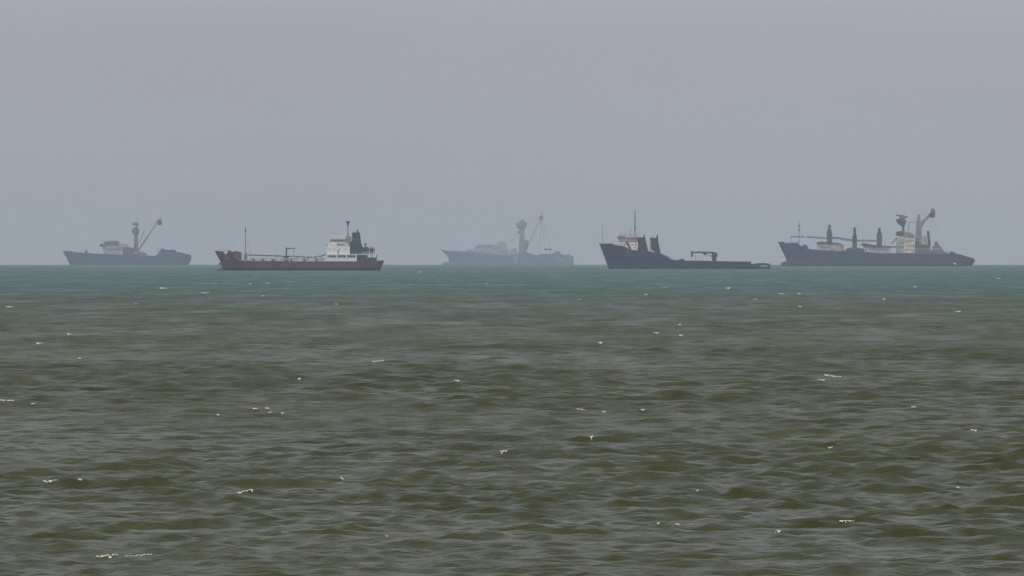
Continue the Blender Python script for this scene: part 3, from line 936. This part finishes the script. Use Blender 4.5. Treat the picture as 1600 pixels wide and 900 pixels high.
def net_heap(name, label, sh, pts, hw, seed):
    """heap of net with an uneven rounded top"""
    rnd = random.Random(seed)
    m = MB()
    xs = [sh.X(p[0]) for p in pts]; zs = [sh.Z(p[1]) for p in pts]
    zb = min(zs) - 1.0
    nx, ny = 26, 12
    vv, ff = [], []
    for i in range(nx + 1):
        x = xs[0] + (xs[-1] - xs[0]) * i / nx
        zt = float(np.interp(x, xs, zs))
        for j in range(ny + 1):
            t = j / ny * 2 - 1
            z = zb + (zt - zb) * (1 - abs(t) ** 2.6) + rnd.uniform(-.25, .25) * (abs(t) < .95)
            vv.append((x + rnd.uniform(-.2, .2), t * hw, z))
    for i in range(nx):
        for j in range(ny):
            a = i * (ny + 1) + j
            ff.append((a, a + 1, a + ny + 2, a + ny + 1))
    m.add(vv, ff)
    root = m.build(name, M['net'])
    root.location = sh.root.location
    tag(root, label, 'net')
    return root


# ---- slim boom ship
S = Ship('fishing_ship', 'blue fishing ship with a crow\'s nest mast, one slim raised boom and humped stern', 'ship', 9200.0, 199.0, 414.4)
S.hull('seiner_hull',
       [(97.6, 392.8), (112, 393.2), (115, 394.6), (150, 396.6), (190, 398.8), (225, 399.8), (243, 400.2), (247, 397.4), (252, 393), (258, 393), (275, 394), (279, 397), (290, 398.4), (299.6, 402.6)],
       [(97.6, 392.8), (103, 402), (109.2, 414.4), (110, 424)],
       [(299.6, 402.6), (298, 407), (294, 414.4), (293, 424)], 21, deck_drop=1.1, ubow=(.34, .2))
S.prism('windlass', 'dark', [(132.6, 396), (133.4, 392.2), (134.4, 390.8), (136, 392.2), (137.4, 396)], 2.5)
S.rail(100, 131, 393.3, 5, 1.1, 3, mat='grey', r=.07, ydeck1=395.4)
bd = S.prism('deckhouse', 'pale', [(164, 399.5), (192, 401), (192, 387), (184, 385), (160, 386)], 7.5)
S.windows(166, 190, 389.6, 391.8, 7.5, 9, bd, .4)
wh = S.prism('wheelhouse', 'grey', [(164, 386.4), (186, 386.4), (186, 379), (163.4, 379)], 6.5)
S.prism('roof', 'dark', [(162.4, 379.6), (185.4, 379.2), (184.6, 377.2), (164, 377.8)], 7.2, wh)
S.windows(164.4, 185, 380.6, 383.4, 6.5, 9, wh, .35)
S.prism('bridge_wing', 'dark', [(155.4, 384.6), (156.8, 382.4), (160, 381.0), (164.6, 382.6), (164.6, 385.6), (158, 385.6)], 9.0, wh)
S.pole('aerial', 'steel', (160, 382), (159.6, 372.4), .14, .10, wh)
S.rail(164, 184, 377.6, 6.4, 1.1, 3, wh, mat='grey', r=.07)
S.prism('funnel_house', 'pink', [(184, 388), (184, 381), (198, 381.4), (200, 385), (203, 387.6), (203, 392), (184, 392)], 5.0)
S.prism('winch_house', 'brown', [(189.6, 400), (189.6, 388), (200, 386), (211, 388.4), (213, 400)], 6.0)
S.prism('purse_winch', 'steel', [(213, 401), (214, 394), (222, 393.4), (228, 396), (231, 400.6)], 4.0)
crows_mast(S, 212.6, 400, 357.6, 365.6, 11.5, 7.6, 5.2, 'steel', 351.4, 339.6)
for s in (-1, 1):
    S.pole('shroud', 'steel', (212, 366), (190, 396), .05, .05, None, 0, s * 7, 4)
ab = MB().truss(S.P(217.4, 381, 0), S.P(225.2, 360.4, 0), 1.0, .8, .16, 6).build('auxiliary_boom', M['steel'], S.root)
mb = MB().truss(S.P(214.6, 394, 0), S.P(247.4, 345.8, 0), 2.0, 1.5, .26, 14).build('main_boom', M['steel'], S.root)
S.pole('boom_heel', 'steel', (213.6, 395.6), (231, 370), .50, .40, mb)
MB().tube(S.P(249.6, 349.4, -1.1), S.P(249.6, 349.4, 1.1), S.s * 3.2, S.s * 3.2, 14).build('power_block', M['dark'], mb)
S.prism('block_cheek', 'steel', [(244.4, 345.8), (246.6, 343.0), (252.6, 343.2), (253.4, 352), (246.8, 352)], .35, mb)
for a, b in (((247, 346), (255, 390)), ((213, 358), (247, 346))):
    S.pole('topping_wire', 'steel', a, b, .05, .05, mb, 0, None, 4)
S.pole('stern_post', 'dark', (246.2, 396), (246.2, 388.2), .30, .25)
S.pole('flag_staff', 'steel', (251.6, 392), (251.6, 379.6), .10, .08)
for s in (-1, 1):
    S.prism('name_plate', 'white', [(269.6, 403.6), (271, 401.8), (276.4, 402.4), (275, 406.2), (272, 406.4)], .05, yc=s * 9.9)
boat('tender', 'small white tender beside the mast foot of the slim boom fishing ship', 'boat', S, 'white', 209.8, 215, 394, 396.4, -8.2, 2.2)
net_heap('fishing_net', 'dark net heap on the humped stern of the slim boom fishing ship', S, [(247.6, 397), (250.6, 390.8), (253, 387.6), (256.4, 389.8), (263, 391), (271, 390.4), (276, 393), (279, 398)], 7.0, 3)
boat('net_skiff', 'dark skiff resting on the stern slope of the slim boom fishing ship', 'boat', S, 'dark', 277, 297.5, 395.8, 401.6, 0, 7.5, rad(13))

# ---- palest ship, farthest off
V = Ship('fishing_ship', 'palest fishing ship, faded by haze, with thick mast and thin wire-stayed boom', 'ship', 12200.0, 793.0, 413.8)
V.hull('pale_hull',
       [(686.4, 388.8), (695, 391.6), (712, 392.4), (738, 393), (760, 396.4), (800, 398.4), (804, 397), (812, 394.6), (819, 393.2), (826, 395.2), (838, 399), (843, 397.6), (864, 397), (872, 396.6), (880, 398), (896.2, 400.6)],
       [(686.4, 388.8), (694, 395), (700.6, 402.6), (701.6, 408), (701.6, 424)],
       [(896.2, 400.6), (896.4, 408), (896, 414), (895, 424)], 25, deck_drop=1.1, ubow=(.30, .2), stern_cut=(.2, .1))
MB().blob(V.P(697.5, 413.0, 0), 7.5, 2.6, 4.2, 14, 8).build('bulbous_bow', M['pale_hull'], V.root, True)
V.pole('foremast', 'steel', (710, 393), (709.8, 375.6), .30, .16)
V.rail(690, 736, 391.4, 6, 1.2, 4, mat='grey', r=.08, ydeck1=393)
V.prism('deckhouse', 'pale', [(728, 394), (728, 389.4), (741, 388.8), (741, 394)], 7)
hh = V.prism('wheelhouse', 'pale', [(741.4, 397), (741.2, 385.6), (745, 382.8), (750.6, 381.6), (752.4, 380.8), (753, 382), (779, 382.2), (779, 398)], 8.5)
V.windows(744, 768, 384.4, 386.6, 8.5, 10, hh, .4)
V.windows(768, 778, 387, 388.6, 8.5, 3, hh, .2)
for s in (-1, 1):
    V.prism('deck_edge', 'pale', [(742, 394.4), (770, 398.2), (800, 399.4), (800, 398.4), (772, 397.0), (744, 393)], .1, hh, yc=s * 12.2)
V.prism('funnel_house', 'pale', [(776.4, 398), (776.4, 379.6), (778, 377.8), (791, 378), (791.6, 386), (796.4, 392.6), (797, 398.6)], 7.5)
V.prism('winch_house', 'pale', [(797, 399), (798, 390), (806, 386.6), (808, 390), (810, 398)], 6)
crows_mast(V, 815.6, 398, 347.4, 356.4, 16.5, 11, 6.8, 'grey')
V.prism('mast_top', 'steel', [(812, 348), (813, 344.4), (817, 343), (820, 345), (820.4, 348)], 2.0)
V.prism('mast_winch', 'steel', [(811, 397), (810.6, 379), (815, 374.8), (822, 374), (826.6, 378.4), (825.4, 387), (822.6, 392), (824, 397)], 4.5)
MB().blob(V.P(820.2, 378.4, -4.6), 1.5, .5, 1.5, 10, 6).build('floodlight', M['white'], V.root)
V.prism('mast_bracket', 'steel', [(808, 362.6), (812, 360), (813, 366), (809.4, 365)], 1.0)
mb = MB().truss(V.P(825, 384, 0), V.P(846.4, 338.4, 0), 2.6, 1.4, .20, 12).build('main_boom', M['steel'], V.root)
MB().tube(V.P(845.8, 340.4, -1.2), V.P(845.8, 340.4, 1.2), V.s * 3.4, V.s * 3.4, 14).build('power_block', M['steel'], mb)
V.pole('boom_tip', 'steel', (844.6, 338.4), (847.4, 331.6), .8, .3, mb)
for a, b in (((847, 340), (862, 394)), ((846, 342), (842, 395)), ((820, 350), (846, 338)), ((809, 364), (795, 381)), ((846, 341), (853, 394))):
    V.pole('rigging_wire', 'steel', a, b, .22, .22, mb, 0, None, 4)
for s in (-1, 1):
    V.prism('fender_board', 'pale', [(804.4, 411.2), (803.2, 402), (805.4, 399), (806.4, 399), (806.2, 403), (808.8, 411.2), (806, 412)], .08, yc=s * 12.56)
    V.prism('ramp_rail', 'pale', [(868, 402.6), (872, 402.8), (879, 406.4), (886, 411), (884.6, 411.4), (876, 406.8)], .08, yc=s * 12.5)
    V.pole('skiff_davit', 'dark', (853, 398), (853, 390), .25, .25, None, s * 4)
boat('net_skiff', 'small skiff raised above the stern of the palest fishing ship', 'boat', V, 'dark', 849.6, 862, 388.2, 391, 0, 6)
V.prism('stern_house', 'steel', [(843, 400), (843, 397), (864, 396.2), (868, 393.6), (871.6, 392), (875, 394), (876, 397), (884, 398.6), (884, 402)], 6.5)
V.prism('stern_house', 'steel', [(884, 401), (887, 397.6), (890, 397.4), (893, 399.4), (893, 402)], 5)

# ---- the ship with the derrick posts
D = Ship('derrick_ship', 'dark blue ship with three thick derrick posts forward and white bridge aft', 'ship', 6500.0, 1369.0, 416.0)
D.hull('right_hull',
       [(1215.2, 377.6), (1224.6, 377.8), (1226, 379.8), (1246, 379.2), (1249, 383.6), (1262, 388.8), (1285, 391.2), (1310, 392.6), (1326, 391), (1345, 393.4), (1380, 396), (1402, 395.4), (1440, 396), (1470, 396.6), (1484, 396), (1496, 398), (1512, 402), (1522.4, 406.8)],
       [(1215.2, 377.6), (1221, 390), (1228.2, 404), (1228.6, 410), (1228.6, 426)],
       [(1522.4, 406.8), (1521.4, 410), (1516.5, 416), (1515, 426)], 25, deck_drop=1.1, ubow=(.26, .15))
MB().blob(D.P(1227.4, 413.6, 0), 4.2, 2.4, 3.2, 14, 8).build('bulbous_bow', M['right_hull'], D.root, True)
fo = D.pole('foremast', 'steel', (1248.6, 386), (1248.6, 344), .36, .22)
for y, w in ((352.6, 1.8), (359.2, 1.3)):
    D.prism('mast_platform', 'steel', [(1246.6, y), (1247.6, y + 1.8), (1249.8, y + 1.8), (1250.8, y), (1249.8, y - 1), (1247.4, y - 1)], w, fo)
D.rail(1226, 1247, 379.6, 6, 1.1, 2.6, mat='grey', r=.06)
D.prism('windlass', 'pink', [(1236, 386), (1237, 381.6), (1240, 381), (1243, 384), (1244, 388)], 3, yc=-5)
D.prism('winch', 'brown', [(1252, 390), (1253.6, 383.4), (1258, 381.8), (1262, 385), (1264, 390.6)], 4)
hd = D.prism('forward_house', 'drab', [(1278, 394), (1277.6, 380.8), (1313, 381), (1317.4, 385.6), (1319, 394)], 8.0)
D.prism('roof', 'brown', [(1275.6, 381.2), (1276.4, 378.4), (1281, 377.4), (1300, 378.6), (1312, 380.0), (1316.6, 383.6), (1317.4, 386.4), (1313, 382)], 8.6, hd)
D.windows(1281, 1296, 384.6, 387.2, 8.0, 5, hd, .5)
D.box('side_panel', 'pink', 1298.4, 1317, 382.6, 393, .06, hd, yc=-8.03)
dh = D.prism('middle_house', 'drab', [(1352, 396.6), (1352.6, 386.4), (1391, 386.4), (1391, 397)], 8.0)
D.prism('roof', 'brown', [(1344.6, 381.4), (1350, 379.8), (1362, 382.4), (1378, 384), (1401, 384.8), (1401, 387.0), (1352, 386.8)], 8.4, dh)
D.windows(1356, 1388, 388.6, 390.8, 8.0, 8, dh, .5)
D.box('hatch_coaming', 'dark', 1322, 1350, 388.6, 395, 7.5, ch=.6)
D.prism('hatch_cover', 'steel', [(1322, 389), (1328, 386.8), (1345, 387.4), (1350, 389)], 7.0)
for px, ya, ym, yt, yb, wl, wu in ((1296, 361.4, 366, 351.0, 380, 8.6, 4.4), (1335.4, 370, 376, 355.0, 390, 7.6, 4.4), (1374, 365.4, 370, 356.0, 387, 8.6, 4.2)):
    po = D.prism('derrick_post', 'dark', [(px - wl * .42, yb), (px + wl * .42, yb), (px + wl / 2, ym), (px + wl * .42, ya), (px + wu / 2, ya - 4), (px + wu / 2 * .9, yt + 1.6), (px - wu / 2 * .9, yt + 1.6), (px - wu / 2, ya - 4), (px - wl * .46, ya), (px - wl / 2, ym)], wl * D.s * .42)
    D.prism('post_cap', 'black', [(px - wu * .42, yt + 1.7), (px - wu * .3, yt), (px + wu * .3, yt), (px + wu * .42, yt + 1.7)], wu * D.s * .4, po)
    D.box('winch_base', 'dark', px - wl * .7, px + wl * .7, yb - 1, yb + 6, 3.2, po)
for a, b, r in (((1235, 369.8), (1257, 370.0), .42), ((1260.6, 370.4), (1292.5, 372.2), .55), ((1299.5, 371.8), (1313, 372.2), .7), ((1313, 373.2), (1332, 375.6), .75), ((1339, 376), (1372, 376.4), .6)):
    MB().truss(D.P(a[0], a[1], -2.4), D.P(b[0], b[1], -2.4), r * 1.7, r * 1.7, r * .5, 6).build('derrick_boom', M['steel'], D.root)
D.pole('boom_crutch', 'steel', (1235.6, 380), (1235.6, 369.8), .2, .2, None, -2.4)
for a, b in (((1296, 352), (1248.6, 346)), ((1335.4, 356), (1297, 353)), ((1374, 357), (1336, 357)), ((1296, 353), (1259, 370)), ((1335, 357), (1313, 373))):
    D.pole('stay_wire', 'steel', a, b, .05, .05, None, 0, None, 4)
for px, py in ((1349, 373), (1382.2, 374.8)):
    fl = MB().lathe(D.P(px, py + 1.2, -3), [(.5, 0), (.95, .5), (.9, 1.2), (.4, 1.5)], 12)
    fl.build('floodlight', M['white'], D.root)
    D.pole('floodlight_post', 'steel', (px, 388), (px, py + 1), .16, .14, None, -3)
# bridge block
bb = D.box('bridge_house', 'drab', 1401.4, 1413, 370.6, 396.6, 8.2)
D.box('bridge_house', 'cream', 1412.8, 1428.6, 371.4, 397, 8.4)
D.windows(1403, 1412, 378.4, 380.8, 8.2, 3, bb, .45)
D.windows(1403, 1412, 385.4, 387.8, 8.2, 3, bb, .45)
D.windows(1414.5, 1427.5, 375.4, 377.6, 8.4, 4, bb, .5)
D.windows(1414.5, 1427.5, 383, 385.4, 8.4, 4, bb, .5)
D.windows(1414.5, 1427.5, 389.4, 391.4, 8.4, 4, bb, .5)
wb = D.prism('wheelhouse', 'mauve', [(1402.4, 371.6), (1429.6, 372.8), (1427.6, 367.2), (1421, 363.2), (1412, 361.8), (1402, 362.6), (1400.8, 366)], 7.6)
D.windows(1402.4, 1412.4, 364, 367.4, 7.6, 5, wb, .3)
D.prism('brow', 'dark', [(1400.2, 366.8), (1401, 362), (1409, 361), (1411, 364), (1410, 368.2), (1403, 368.2)], 8.0, wb)
for s in (-1, 1):
    D.prism('wing_edge', 'white', [(1400, 369.0), (1411, 370.8), (1409, 372.4), (1402, 372.0)], .1, wb, yc=s * 8.45)
    D.pole('stairs', 'mauve', (1393, 381), (1402, 371), .35, .35, wb, s * 8.2)
cm = D.prism('mast', 'steel', [(1409.4, 362.6), (1413.2, 362.6), (1412.6, 352), (1409.6, 352)], 1.0)
D.prism('crows_nest', 'dark', [(1408.8, 354.4), (1404, 350), (1400.8, 346.6), (1400.6, 342.4), (1408, 341.2), (1415.6, 344.6), (1415.8, 347), (1412.8, 354.4)], 3.4, cm)
D.prism('radar_platform', 'steel', [(1406.4, 342), (1405, 338.6), (1399.8, 336.2), (1400, 335), (1408.6, 336.0), (1418.2, 338.2), (1418.2, 340), (1414, 341), (1414, 344)], 2.2, cm)
D.pole('aerial', 'pink', (1409.6, 337), (1414.4, 331.4), .3, .2, cm)
gf = MB()
gf.path([D.P(1419.6, 364, -2), D.P(1419.6, 348.4, -2), D.P(1421, 347.2, -2), D.P(1432, 347, -2)], .32)
gf.build('gallows', M['ochre'], D.root)
D.prism('funnel_mast', 'mauve', [(1429.6, 392), (1431.6, 350), (1434.2, 336), (1435.6, 333.6), (1437, 336), (1439.4, 352), (1440.6, 392)], 2.2)
mb = MB().truss(D.P(1438.6, 354.4, 0), D.P(1443.0, 345.6, 0), 2.4, 2.0, .34, 4).truss(D.P(1442.8, 346, 0), D.P(1453, 336.4, 0), 2.0, 1.7, .32, 5).build('main_boom', M['steel'], D.root)
MB().tube(D.P(1456.4, 336.4, -1.5), D.P(1456.4, 336.4, 1.5), D.s * 4.2, D.s * 4.2, 16).build('power_block', M['dark'], mb)
D.prism('block_cheek', 'steel', [(1450, 338.4), (1451.6, 334), (1454, 331.4), (1455, 326.6), (1458.6, 325.2), (1461, 328), (1461.2, 335), (1460, 339.4)], .9, mb)
for a, b in (((1436, 336), (1454, 334)), ((1457, 338), (1453, 380)), ((1457, 338), (1478, 392))):
    D.pole('rigging_wire', 'steel', a, b, .06, .06, mb, 0, None, 4)
MB().lathe(D.P(1444.2, 384, -2), [(1.5, 0), (1.9, .6), (1.9, 8.6), (1.4, 9.6), (.5, 10.2)], 14).build('vent_trunk', M['drab'], D.root)
D.prism('exhaust_stack', 'black', [(1449.8, 384), (1448.2, 362), (1449.6, 360.4), (1451.6, 361.2), (1454.2, 384)], 1.1)
D.prism('winch_house', 'brown', [(1428.6, 395), (1429, 378), (1434, 377), (1438, 382), (1452, 382), (1455, 395)], 6)
D.prism('boat_deck', 'steel', [(1428, 397), (1429, 389.6), (1470, 391.2), (1480, 394.6), (1480, 398)], 9.0)
D.prism('aft_house', 'steel', [(1456.6, 394), (1457.4, 385), (1460.4, 384), (1460.6, 377.6), (1465, 377.2), (1466, 382.6), (1470, 385.8), (1473.4, 391), (1474, 395)], 5)
D.rail(1430, 1470, 390.4, 8.7, 1.1, 2.6, mat='white', r=.07)
D.prism('stern_gantry', 'black', [(1484.4, 398), (1484.6, 393), (1487.4, 393), (1496, 397.4), (1503, 400), (1503, 402), (1490, 400)], 8.0)
for s in (-1, 1):
    D.prism('ramp_edge', 'white', [(1494.8, 399.4), (1496.8, 398.6), (1504.8, 402.4), (1504.0, 403.6)], .1, yc=s * 8.1)
    D.prism('draught_plate', 'white', [(1487.6, 411.4), (1490.4, 410.4), (1493.4, 412.6), (1491.6, 413.4)], .06, yc=s * 12.1)
boat('net_skiff', 'dark skiff lying on the sloping stern of the derrick post ship', 'boat', D, 'dark', 1496, 1521, 399.6, 407, 0, 9, rad(15))

# ================================================================== whitecaps and painted sun glints
caps_glints = [(255, 452, 13), (320, 459, 14), (338, 449, 7), (391, 445, 6), (419, 444, 8), (411, 464, 5), (215, 476, 4), (525, 478, 5), (17, 481, 12),
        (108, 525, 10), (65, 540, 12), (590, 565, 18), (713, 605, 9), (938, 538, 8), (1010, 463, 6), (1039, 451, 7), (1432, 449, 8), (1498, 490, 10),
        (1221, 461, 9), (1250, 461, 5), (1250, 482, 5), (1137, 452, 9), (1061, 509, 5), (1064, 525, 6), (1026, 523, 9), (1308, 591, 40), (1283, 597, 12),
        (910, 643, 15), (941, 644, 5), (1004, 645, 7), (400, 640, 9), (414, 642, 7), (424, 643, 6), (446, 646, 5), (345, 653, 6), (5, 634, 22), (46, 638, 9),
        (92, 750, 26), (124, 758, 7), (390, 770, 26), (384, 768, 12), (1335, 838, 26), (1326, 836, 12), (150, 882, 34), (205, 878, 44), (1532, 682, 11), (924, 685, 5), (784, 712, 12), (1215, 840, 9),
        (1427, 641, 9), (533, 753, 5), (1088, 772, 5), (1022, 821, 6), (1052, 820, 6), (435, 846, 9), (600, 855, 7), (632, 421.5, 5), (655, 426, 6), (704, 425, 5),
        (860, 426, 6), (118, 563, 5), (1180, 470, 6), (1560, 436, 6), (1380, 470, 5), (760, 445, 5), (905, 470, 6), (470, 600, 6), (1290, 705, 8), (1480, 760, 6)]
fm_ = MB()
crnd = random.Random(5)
for px, py, w in caps_glints:
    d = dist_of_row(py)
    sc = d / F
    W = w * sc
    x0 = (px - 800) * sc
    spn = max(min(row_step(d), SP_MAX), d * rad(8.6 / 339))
    # the highest crest near by carries the fleck
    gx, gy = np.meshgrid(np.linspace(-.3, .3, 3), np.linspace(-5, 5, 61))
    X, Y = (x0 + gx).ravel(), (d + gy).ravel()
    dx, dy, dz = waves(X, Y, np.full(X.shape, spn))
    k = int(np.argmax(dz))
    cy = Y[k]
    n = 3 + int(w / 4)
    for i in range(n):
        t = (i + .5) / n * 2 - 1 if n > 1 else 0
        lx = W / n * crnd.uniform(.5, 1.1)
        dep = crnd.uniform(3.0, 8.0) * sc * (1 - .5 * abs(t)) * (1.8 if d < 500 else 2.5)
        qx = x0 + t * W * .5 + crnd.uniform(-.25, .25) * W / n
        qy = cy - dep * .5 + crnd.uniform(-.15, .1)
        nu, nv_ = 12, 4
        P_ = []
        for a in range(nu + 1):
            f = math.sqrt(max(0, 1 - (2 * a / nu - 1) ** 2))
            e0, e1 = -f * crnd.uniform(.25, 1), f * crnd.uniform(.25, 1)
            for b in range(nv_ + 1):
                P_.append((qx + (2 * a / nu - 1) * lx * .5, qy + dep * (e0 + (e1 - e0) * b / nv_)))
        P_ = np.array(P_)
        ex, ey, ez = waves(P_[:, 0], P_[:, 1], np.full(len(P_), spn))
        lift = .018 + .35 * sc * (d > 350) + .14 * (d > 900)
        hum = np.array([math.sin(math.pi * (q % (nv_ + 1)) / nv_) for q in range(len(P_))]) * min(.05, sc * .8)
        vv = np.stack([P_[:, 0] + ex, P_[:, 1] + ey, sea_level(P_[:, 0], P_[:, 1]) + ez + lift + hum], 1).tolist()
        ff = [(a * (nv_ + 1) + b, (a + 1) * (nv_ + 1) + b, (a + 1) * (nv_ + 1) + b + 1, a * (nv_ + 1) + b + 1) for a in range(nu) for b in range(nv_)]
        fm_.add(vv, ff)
mw, n_, l_, b_ = nodes('foam_and_glints')
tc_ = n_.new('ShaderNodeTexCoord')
l_.new(mixc(n_, l_, noise(n_, l_, 5.0, 3, tc_.outputs['Object']), (0.78, 0.77, 0.64), (0.95, 0.94, 0.83)), b_.inputs['Base Color'])  # warm white puts sun glints into the foam colour
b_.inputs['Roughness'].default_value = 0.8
foam = fm_.build('whitecaps_and_glints', mw, None, True)
tag(foam, 'scattered white foam and painted sun glints on wave crests across the sea', kind='stuff')
